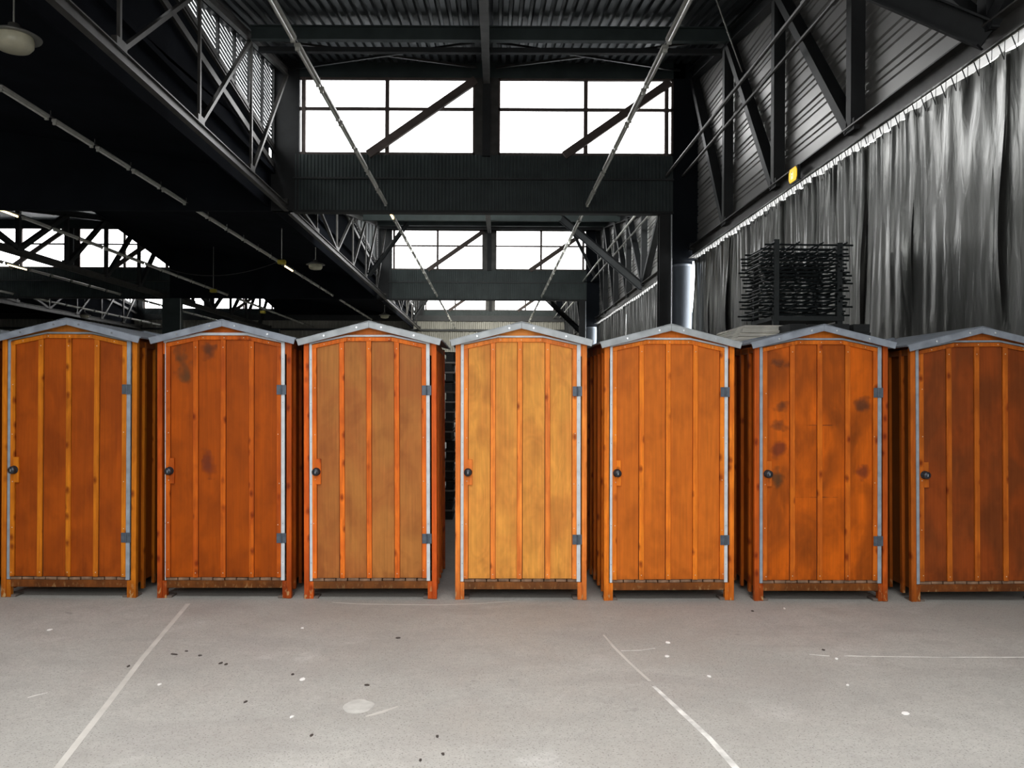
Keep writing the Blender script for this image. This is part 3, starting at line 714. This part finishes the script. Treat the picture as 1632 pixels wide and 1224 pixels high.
        MB().prism([(X(D0+0.030), zl-0.105), (X(D0+0.071), zl-0.105), (X(D0+0.071), zl+0.105), (X(D0+0.030), zl+0.105)], -0.008, 0.013).build('lock_block', pal.get('lock', mbt), dr, bevel=0.002)
        kx = X(D0+0.036)
        kb = MB(); n = 18
        prof = [(0.034, 0.0), (0.034, 0.006), (0.018, 0.010), (0.018, 0.024), (0.030, 0.030), (0.031, 0.042), (0.024, 0.050), (0.0, 0.052)]
        vv = []
        for r_, d_ in prof:
            for i in range(n): q = 2*math.pi*i/n; vv.append((kx + r_*math.cos(q), -0.008-d_, zl + r_*math.sin(q)))
        kb.add(vv, [(j*n+i, j*n+(i+1) % n, (j+1)*n+(i+1) % n, (j+1)*n+i) for j in range(len(prof)-1) for i in range(n)])
        kb.build('knob', M['knob'], dr, smooth=True)
        MB().box(kx-0.003, kx+0.003, -0.064, -0.058, zl-0.010, zl+0.010).build('keyhole', M['strip_g'], dr)
        # hinges
        for zh in (1.725 + pal.get('hz', 0), 0.50):
            MB().box(X(D1-0.034), X(D1+0.003), -0.008, -0.002, zh-0.040, zh+0.040).box(X(D1+0.008), X(D1+0.042), -0.008, 0.0, zh-0.040, zh+0.040).cyl((X(D1+0.0055), -0.009, zh-0.040), (X(D1+0.0055), -0.009, zh+0.040), 0.006, 8).build('hinge', M['hinge'], dr)
        # nails
        nb = MB()
        for xx in [D0+0.018, D1-0.018]:
            for zz in [0.22 + random.uniform(-.03, .03) + 0.38*i for i in range(5)]:
                c = X(xx) + random.uniform(-0.008, 0.008); nb.box(c-0.003, c+0.003, -0.0035, -0.002, zz-0.003, zz+0.003)
        for b in bx: 
            for zz in (0.21, 2.07+H): nb.box(X(b)-0.003, X(b)+0.003, -0.0015, 0.0, zz-0.003, zz+0.003)
        for xx in (f0+0.02, 0.0, f1-0.02, D0+0.1, D1-0.1): nb.box(X(xx)-0.003, X(xx)+0.003, -0.0055, -0.004, top(xx)-0.022, top(xx)-0.016)
        nb.build('nails', M['nail'], dr, kind='stuff')
        sb = MB()
        for sx in (D0-sw0/2, D1+sw1/2):
            for zz in (0.3, 0.62, 0.95, 1.3, 1.62, 1.98): sb.box(X(sx)-0.003, X(sx)+0.003, -0.002 if sx > 0 else 0.002, 0.004, zz-0.003, zz+0.003)
        sb.build('strip_screws', M['strip_g'], t, kind='stuff')
    # roof: sheets, front fascias
    zp = 2.290 + H; ze = 2.142 + H; xe = 0.588; ft = 0.052
    for sx in (-1, 1):
        pts = [(0, zp-ft), (0, zp), (sx*X(xe), ze), (sx*X(xe-0.014), ze-ft+0.002)]
        MB().prism(pts, -0.062, -0.050).build('fascia', mroof, t, bevel=0.002)
        MB().prism([(0, zp-0.006), (0, zp+0.006), (sx*X(xe+0.004), ze+0.003), (sx*X(xe+0.002), ze-0.010)], -0.055, depth+0.08).build('roof_sheet', mroof, t)
        for q in (0.17, 0.62):
            x = sx*X(xe)*q; z = zp + (ze-zp)*q - ft*0.5 + 0.002
            MB().cyl((x, -0.060, z), (x, -0.067, z), 0.008, 10).build('screw', M['screw'], t)
    MB().prism([(-0.09, zp-0.016), (0, zp+0.007), (0.09, zp-0.016), (0, zp+0.002)], -0.066, depth+0.08).build('ridge_cap', mroof, t)
    return t

def P_(panel, blotch, amt, batten, bb, post=None, arch=0.0, strip='strip_w', roof='zinc', grain=0.10, side=None, **kw):
    d = dict(kw)
    s = 0.62
    g = lambda c: tuple(v*k for v, k in zip(lin(c), (1.22, 1.20, 0.95)))
    n = len(bpy.data.materials)
    pk = kw.get('pk', (1, 1, 1)); gb = g; g = lambda c: tuple(v*q for v, q in zip(gb(c), [1 + 0.3*(p-1) for p in pk]))  # gain per cabin: wood tone, plus brighter light mid-row put into the colour
    gp = lambda c: tuple(min(0.9, v*q) for v, q in zip(gb(c), pk))
    d['panel'] = wood('stained_plywood', gp(panel), gp(blotch), amt, False, grain, arch)
    bk = kw.get('bk', 1.12); gq = g; g = lambda c: tuple(v*q*bk for v, q in zip(gq(c), (1.0, 1.1, 1.0)))
    d['batten'] = wood('stained_pine', g(batten), g(bb), 0.55, True, 0.16)
    d['post'] = d['batten'] if post is None else wood('stained_pine', g(post), g(bb), 0.7, True, 0.16)
    d['gable'] = wood('stained_plywood', g(kw.get('gcol', batten)), g(blotch), 0.2, False, 0.08)
    d['rail'] = wood('stained_rail', g(kw.get('rcol', (120, 66, 34))), g((80, 44, 26)), 0.7, False, 0.12)
    d['side'] = wood('stained_side_plywood_shaded', tuple(v*0.6 for v in g(panel)), g(blotch), amt, False, grain); d['sideb'] = wood('stained_side_pine_shaded', tuple(v*0.7 for v in g(batten)), g(bb), 0.5, True, 0.16)  # side wood darkened: shade on the cabin sides put into the colour
    d['strip'] = M[strip]; d['roof'] = M[roof]
    if 'top' in kw: d['strip_top'] = M[kw['top']]
    return d
pals = [
 P_((148, 76, 22), (120, 58, 20), 0.6, (186, 108, 28), (150, 74, 22), pk=(1.13, 0.9, 0.45), strip='strip_g', roof='zinc_d', gcol=(168, 100, 42), top='zinc', lz=0.0),
 P_((168, 80, 20), (138, 64, 24), 0.5, (186, 88, 26), (146, 56, 22), (176, 78, 26), pk=(0.93, 0.84, 0.15), strip='strip_w', roof='zinc_d', sw=(0.006, 0.028), tw=0.022, trail_=1),
 P_((158, 98, 56), (140, 72, 42), 0.6, (200, 98, 36), (168, 62, 26), (190, 84, 32), bk=1.3, pk=(1.22, 1.36, 1.22), strip='strip_w', roof='zinc', sw=(0.022, 0.028), gcol=(182, 96, 46)),
 P_((190, 118, 52), (170, 92, 42), 0.5, (204, 110, 50), (170, 78, 40), bk=1.35, arch=0.03, pk=(1.36, 1.72, 2.1), strip='strip_w', roof='zinc', gcol=(205, 120, 62)),
 P_((178, 96, 38), (162, 84, 34), 0.5, (200, 108, 36), (172, 80, 30), bk=1.3, pk=(1.27, 1.22, 0.81), strip='strip_w', roof='zinc', sw=(0.020, 0.028), gcol=(200, 104, 44)),
 P_((160, 80, 22), (92, 46, 20), 0.7, (180, 92, 30), (136, 58, 24), (168, 76, 30), pk=(1.5, 1.3, 0.45), strip='strip_g', roof='zinc_d', gcol=(184, 98, 36)),
 P_((128, 66, 26), (98, 56, 28), 0.8, (172, 90, 30), (128, 62, 24), pk=(1.08, 0.86, 0.8), strip='strip_g', roof='zinc_d', gcol=(172, 90, 40)),
]
Yc = 6.82
specs = [ # centre px (bottom), base py, width px, lean drift, ridge rise
 (108.8, 952.3, 215, -2.8, 0.012, 'cabin with yellowish battens and grey strips, leftmost complete one'),
 (357.3, 954, 214.0, 1.0, 0.006, 'orange-red wooden cabin with a dark stain in the upper left door corner'),
 (590.5, 955, 211.5, 3.0, 0.0, 'brownish blotched wooden cabin with bright white door strips'),
 (830.2, 955.5, 209.5, 0.4, 0.0, 'palest wooden cabin with wavy plywood grain, fourth in the front row'),
 (1066.5, 955.5, 208.5, 0.0, -0.012, 'plain orange wooden cabin between the palest and the stained one'),
 (1308.6, 958.5, 212.5, 1.0, -0.008, 'water-stained orange wooden cabin in front of the storage rack'),
 (1561.0, 961.5, 216, 5.0, -0.020, 'dark brown-orange wooden cabin cut by the right edge'),
]
rz = [0, 0, 0, 0, -0.028, 0, 0]
rz[4] = -rz[4]
fronts = []
for i, (cx, by, wpx, dr, rise, lb) in enumerate(specs):
    p = at(cx, by, Yc)
    pal = pals[i]
    ry = -math.atan2(dr + 2.0, 405.0)
    # keep it standing: floor contact at z=0
    o = cabin('wooden_cabin', 'wooden ' + lb if not 'wooden' in lb else lb, (p.x, Yc, 0.0), wpx*K, rz[i], ry * 0.6, pal, True, 'wooden cabins in the front row', H=rise)
    fronts.append(o)
# the cabin beyond the left edge: only its right side shows
o = dup(fronts[1], (at(-138, 950, Yc).x, Yc+0.02, 0), (0, 0, 0), 'dark sliver of a wooden cabin side at the left edge', 'wooden cabins in the front row')
# second row, directly behind, mostly hidden
for j, (src, px, lb) in enumerate(((0, 150, 'roof of a cabin in the second row behind the leftmost cabin'), (1, 392, 'shaded cabin in the second row behind the orange-red cabin with the corner stain'),
                        (5, 1290, 'shaded cabin in the second row behind the water-stained cabin'), (6, 1500, 'shaded cabin in the second row behind the cabin at the right edge'))):
    Y2 = 8.20
    x = fronts[src].location.x + (0.06, 0.05, -0.04, -0.09)[j]
    o = dup(fronts[src], (x, Y2, 0), (0, 0, 0), lb, 'wooden cabins in the second row')

# dark corner stains and water marks are in the wood itself: thin irregular stain films on the doors
def stain_mat(rgb, name):
    m = bpy.data.materials.new(name); m.use_nodes = True; nt = m.node_tree; N = nt.nodes; L = nt.links
    b = N['Principled BSDF']; b.inputs['Base Color'].default_value = (*rgb, 1); b.inputs['Roughness'].default_value = 0.6
    tr = N.new('ShaderNodeBsdfTransparent'); mx = N.new('ShaderNodeMixShader')
    tc = N.new('ShaderNodeTexCoord'); nz = N.new('ShaderNodeTexNoise'); nz.inputs['Scale'].default_value = 9; nz.inputs['Detail'].default_value = 5
    ln = N.new('ShaderNodeVectorMath'); ln.operation = 'LENGTH'; mp = N.new('ShaderNodeMapping')
    mp.inputs['Location'].default_value = (-1, -1, -1); mp.inputs['Scale'].default_value = (2, 2, 2)
    L.new(tc.outputs['Generated'], mp.inputs[0])
    fl = N.new('ShaderNodeVectorMath'); fl.operation = 'MULTIPLY'; fl.inputs[1].default_value = (1, 0, 1)
    L.new(mp.outputs[0], fl.inputs[0]); L.new(fl.outputs[0], ln.inputs[0])
    L.new(tc.outputs['Object'], nz.inputs['Vector'])
    a = N.new('ShaderNodeMath'); a.operation = 'MULTIPLY_ADD'; a.inputs[1].default_value = 3.2; L.new(nz.outputs[0], a.inputs[0]); L.new(ln.outputs['Value'], a.inputs[2])
    r = N.new('ShaderNodeMapRange'); r.inputs[1].default_value = 1.7; r.inputs[2].default_value = 2.5; r.inputs[3].default_value = 0.32; r.inputs[4].default_value = 0.0
    L.new(a.outputs[0], r.inputs[0]); L.new(r.outputs[0], mx.inputs[0]); L.new(tr.outputs[0], mx.inputs[1]); L.new(b.outputs[0], mx.inputs[2])
    L.new(mx.outputs[0], N['Material Output'].inputs[0]); return m
SM = stain_mat(lin((84, 54, 30)), 'dark_water_stain'); SM2 = stain_mat(lin((130, 52, 22)), 'red_brown_stain'); SM3 = stain_mat(lin((86, 70, 36)), 'grey_green_stain')
def stain(ci, x0, x1, z0, z1, m=SM):
    # part of the panel: child of the cabin's door
    dr = [c for c in fronts[ci].children if c.name.startswith('door')][0]
    MB().box(x0, x1, 0.0118, 0.0126, z0, z1).build('stain', m, dr)
stain(1, -0.435, -0.258, 1.75, 2.10, SM3); stain(1, -0.208, -0.06, 1.96, 2.12); stain(1, -0.205, -0.06, 0.98, 1.25, SM2)
stain(5, -0.435, -0.24, 1.90, 2.02); stain(5, -0.435, -0.22, 1.56, 1.66); stain(5, -0.435, -0.22, 1.40, 1.52); stain(5, -0.435, -0.26, 0.90, 1.12, SM3); stain(5, -0.43, -0.26, 1.15, 1.34, SM2)
stain(5, 0.27, 0.42, 0.98, 1.14, SM2); stain(5, 0.26, 0.42, 1.56, 1.72)
for z in (1.455, 0.86):
    dr = [c for c in fronts[5].children if c.name.startswith('door')][0]
    MB().box(-0.208, 0.195, 0.0119, 0.0127, z-0.004, z+0.004).build('scratch_line', SM, dr)

# ------------------------------------------------------------ things behind the cabins
# storage rack with stacked metal frames
RX, RY = 3.55, 10.45; RW, RD = 0.86, 0.80
t = thing('storage_rack', 'tall black steel storage rack holding the stacked metal frames', 'rack', (RX, RY, 0))
for i, (x, y, z) in enumerate(((0.03, 0, 3.68), (0.03, RD, 3.66), (RW-0.03, 0, 3.64), (RW-0.03, RD, 3.6))):
    MB().box(x-0.035, x+0.035, y-0.035, y+0.035, 0, z).build('post', M['rack'], t, bevel=0.004)
for zz in (2.66, 1.95): 
    MB().box(-0.02, RW+0.02, -0.03, RD+0.03, zz, zz+0.05).build('deck', M['rack'], t)
MB().box(-0.02, RW+0.02, -0.05, 0.0, 2.65, 2.71).build('front_rail', M['rack'], t)
MB().box(-0.02, RW+0.12, RD, RD+0.05, 2.62, 2.74).build('back_rail', M['rack'], t)
def frame_thing():
    mb = MB(); w, d, r = 1.12, 0.95, 0.013
    for y in (0.07, d-0.07): mb.cyl((-0.15, y, 0), (w-0.15, y, 0), r, 6)
    for x in (-0.05, 0.25, 0.55, 0.85): mb.cyl((x, -0.03, 0.014), (x, d, 0.014), r, 6)
    mb.cyl((-0.02, 0.4, 0.0), (0.88, 0.45, 0.0), r, 6)
    return mb.build('metal_frame', M['rack'])
fr0 = frame_thing(); tag(fr0, 'black tubular metal frame stacked flat in the storage rack', 'frame', 'metal frames stacked in the storage rack')
for i in range(19):
    o = fr0 if i == 0 else fr0.copy()
    if i: C.objects.link(o)
    if i in (0, 18): o['label'] = 'black tubular metal frame at the %s of the rack stack' % ('bottom' if i == 0 else 'top')
    elif i == 1: o['label'] = 'black tubular metal frame in the middle of the rack stack'
    elif i > 1: o['label'] = 'black tubular metal frame in the middle of the rack stack'
    o.location = (RX + random.uniform(-0.05, 0.04), RY - 0.06 + random.uniform(-0.03, 0.04), 2.735 + i*0.049)
    o.rotation_euler = (random.uniform(-0.004, 0.004), random.uniform(-0.002, 0.008), random.uniform(-0.02, 0.02))
# pale boards and dark timbers lying on the lower deck
bx0 = MB().box(0, 0.50, 0, 1.25, 0, 0.012).build('pale_board', M['board'])
tag(bx0, 'pale grey board in the pile under the storage rack', 'board', 'pale boards piled behind the water-stained cabin')
for i in range(13):
    o = bx0 if i == 0 else bx0.copy()
    if i: C.objects.link(o)
    o.location = (2.83 + 0.012*i + random.uniform(-0.012, 0.012), 9.60 + random.uniform(-0.03, 0.03) + 0.01*i, 2.33 + i*0.0155); o.rotation_euler = (0, 0, random.uniform(-0.03, 0.03))
db = MB().box(0, 0.18, 0, 1.05, 0, 0.09).build('dark_timber', M['dboard']); tag(db, 'dark timber lying across under the storage rack', 'timber', 'dark timbers under the storage rack')
for i in range(8):
    o = db if i == 0 else db.copy()
    if i: C.objects.link(o)
    o.location = (3.36 + 0.24*(i % 4), 9.3 + 0.03*(i % 3), 2.33 + 0.095*(i//4)); o.rotation_euler = (0, 0, random.uniform(-0.03, 0.03))
# trestle carrying the boards
t = thing('board_trestle', 'hidden dark trestle carrying the pale boards', 'trestle', (2.8, 9.4, 0))
MB().box(0, 1.55, 0.15, 0.25, 2.22, 2.325).build('crossbar', M['rack'], t); MB().box(0, 1.55, 0.75, 0.85, 2.22, 2.325).build('crossbar', M['rack'], t)
for x in (0.05, 1.45):
    for y in (0.2, 0.8): MB().box(x-0.04, x+0.04, y-0.04, y+0.04, 0, 2.22).build('leg', M['rack'], t)
# pallet stacks seen in the gaps
def pallet(loc):
    t = thing('pallet', 'grey pallet in the tall stack seen through the gaps', 'pallet', loc, group='stacked pallets behind the cabins')
    for i in range(5): MB().box(-0.6+i*0.26, -0.6+i*0.26+0.16, -0.4, 0.4, 0.110, 0.130).build('top_board', M['pallet'], t)
    MB().box(-0.6, 0.6, -0.4, -0.39, 0.112, 0.132).build('edge_board', M['pallet'], t)
    for x in (-0.55, 0, 0.55): MB().box(x-0.05, x+0.05, -0.37, 0.4, 0.022, 0.109).build('runner', M['dboard'], t)
    for x in (-0.55, 0, 0.55): MB().box(x-0.06, x+0.06, -0.4, 0.4, 0.0, 0.021).build('bottom_board', M['dboard'], t)
    return t
for cx in (-0.595, 1.375):
    p0 = pallet((cx, 11.6, 0)); p0['label'] = 'grey pallet in the stack seen %s the palest cabin' % ('left of' if cx < 0 else 'right of')
    p0['group'] = 'stacked pallets seen %s the palest cabin' % ('left of' if cx < 0 else 'right of')
    for i in range(1, 17): dup(p0, (cx + random.uniform(-0.02, 0.02), 11.6 + random.uniform(-0.03, 0.03), 0.134*i), (0, 0, random.uniform(-0.02, 0.02)))

# ------------------------------------------------------------ floor markings and litter
def fl(px, py):
    u = px-PX; v = py-PY; u, v = u+ROLL*v, v-ROLL*u
    Y = CAMZ*F/v; return Vector((u*Y/F, Y, 0))
def strip(name, pts, w, m, label, z=0.0012):
    P = [fl(*p) for p in pts]; v = []; n = len(P)
    for i, p in enumerate(P):
        d = (P[min(i+1, n-1)] - P[max(i-1, 0)]).normalized(); s = Vector((-d.y, d.x, 0)) * (w[i] if isinstance(w, (list, tuple)) else w)/2
        v += [p + s, p - s]
    vs = [(q.x, q.y, z) for q in v] + [(q.x, q.y, 0.0001) for q in v]
    k = 2*n
    f = [(2*i, 2*i+1, 2*i+3, 2*i+2) for i in range(n-1)] + [(2*i, 2*i+2, k+2*i+2, k+2*i) for i in range(n-1)] + [(2*i+1, k+2*i+1, k+2*i+3, 2*i+3) for i in range(n-1)]
    o = MB().add(vs, f).build(name, m); tag(o, label, 'floor marking')
    return o
strip('floor_line', [(86, 1232), (170, 1124), (228, 1048), (300, 962)], 0.035, M['line2'], 'long faded pale line on the left half of the floor')
strip('floor_line', [(1178, 1230), (1130, 1176), (1085, 1134), (1042, 1094)], [0.035, 0.03, 0.03, 0.022], M['line'], 'whitish painted line on the right half of the floor, lower piece')
strip('floor_line', [(1036, 1086), (1005, 1058), (978, 1031), (962, 1012)], [0.02, 0.018, 0.02, 0.012], M['line2'], 'faint upper continuation of the right whitish line')
strip('chalk_mark', [(990, 1037), (1020, 1036.5), (1044, 1033)], [0.008, 0.014, 0.008], M['line'], 'short white dash at the top of the right line')
strip('chalk_mark', [(1290, 1043), (1322, 1045.5)], 0.012, M['line'], 'short white dash on the right floor')
strip('chalk_mark', [(1345, 1045), (1375, 1046), (1500, 1047.5), (1640, 1047.5)], [0.018, 0.010, 0.008, 0.009], M['line'], 'long thin white line at the right edge of the floor')
strip('chalk_mark', [(530, 960), (570, 962.5), (640, 963.5), (700, 964), (760, 962), (820, 958)], [0.006, 0.012, 0.016, 0.02, 0.012, 0.006], M['line2'], 'thin pale curved scrape just in front of the third cabin')
strip('chalk_mark', [(583, 1142), (605, 1136), (634, 1126)], [0.01, 0.03, 0.01], M['line2'], 'pale smear beside the round patch on the floor')
strip('chalk_mark', [(44, 1112), (58, 1108), (76, 1104)], [0.004, 0.008, 0.004], M['line'], 'small white scratch at the left of the floor')
# pale patch
c = fl(571, 1126); mb = MB(); v = []
for i in range(18):
    a = 2*math.pi*i/18; r = 1 + 0.16*noise.noise(Vector((math.cos(a)*1.5, math.sin(a)*1.5, 2))); v.append((c.x + 0.082*r*math.cos(a), c.y + 0.10*r*math.sin(a), 0.0012))
o = mb.add(v + [(x, y, 0.0001) for x, y, z in v], [tuple(range(18))] + [(i, (i+1) % 18, 18+(i+1) % 18, 18+i) for i in range(18)]).build('floor_patch', mat('pale_filler', (0.51, 0.50, 0.47), 0.8, 0, 0.15, 12))
tag(o, 'pale roundish filler patch on the concrete floor', 'floor marking')
for i, (px, py, s, w_, dark) in enumerate([(79, 1004, 8, 3, 0), (482, 1001, 5, 2, 0), (482, 1083, 9, 4, 0), (465, 1143, 6, 3, 0), (254, 1091, 6, 2, 0), (205, 1062, 4, 3, 1), (352, 1057, 5, 3, 1), (360, 1059, 5, 3, 1), (319, 1045, 6, 2, 1), (278, 1043, 14, 1.6, 1), (297, 1038, 6, 1.5, 1), (391, 1119, 5, 3, 1),
      (466, 1075, 5, 2, 1), (585, 1092, 8, 2, 1), (497, 1172, 5, 3, 1), (706, 1202, 5, 3, 1), (670, 1212, 5, 3, 1), (1064, 1024, 8, 3, 0), (1063, 1046, 7, 3, 0), (1443, 1137, 12, 4, 0), (1351, 1092, 5, 2, 0), (1250, 970, 3, 3, 0), (1130, 1078, 6, 3, 0), (1199, 974, 5, 2, 1), (634, 1017, 8, 2, 1), (1333, 1050, 5, 3, 0), (1312, 1036, 5, 2, 1), (697, 1174, 5, 3, 1)]):
    c = fl(px, py); k = c.y/F; a = random.uniform(-0.4, 0.4); hw = s*k/2; hd = w_*k*1.6
    n = 7; v = []
    for j in range(n):
        q = 2*math.pi*j/n; rr = random.uniform(0.75, 1.15); v.append((hw*rr*math.cos(q), hd*rr*math.sin(q), 0.004))
    vb = [(x*1.1, y*1.1, 0.0) for x, y, z in v]
    o = MB().add(v+vb, [tuple(range(n)), tuple(range(2*n-1, n-1, -1))] + [(j, (j+1) % n, n+(j+1) % n, n+j) for j in range(n)]).build('litter_scrap', M['chip_d'] if dark else M['chip_w'])
    o.location = (c.x, c.y, 0.0); o.rotation_euler = (0, 0, a)
    tag(o, 'tiny dark scrap lying on the concrete floor' if dark else 'tiny white scrap lying on the concrete floor', 'scrap', 'dark scraps on the floor' if dark else 'white scraps on the floor')
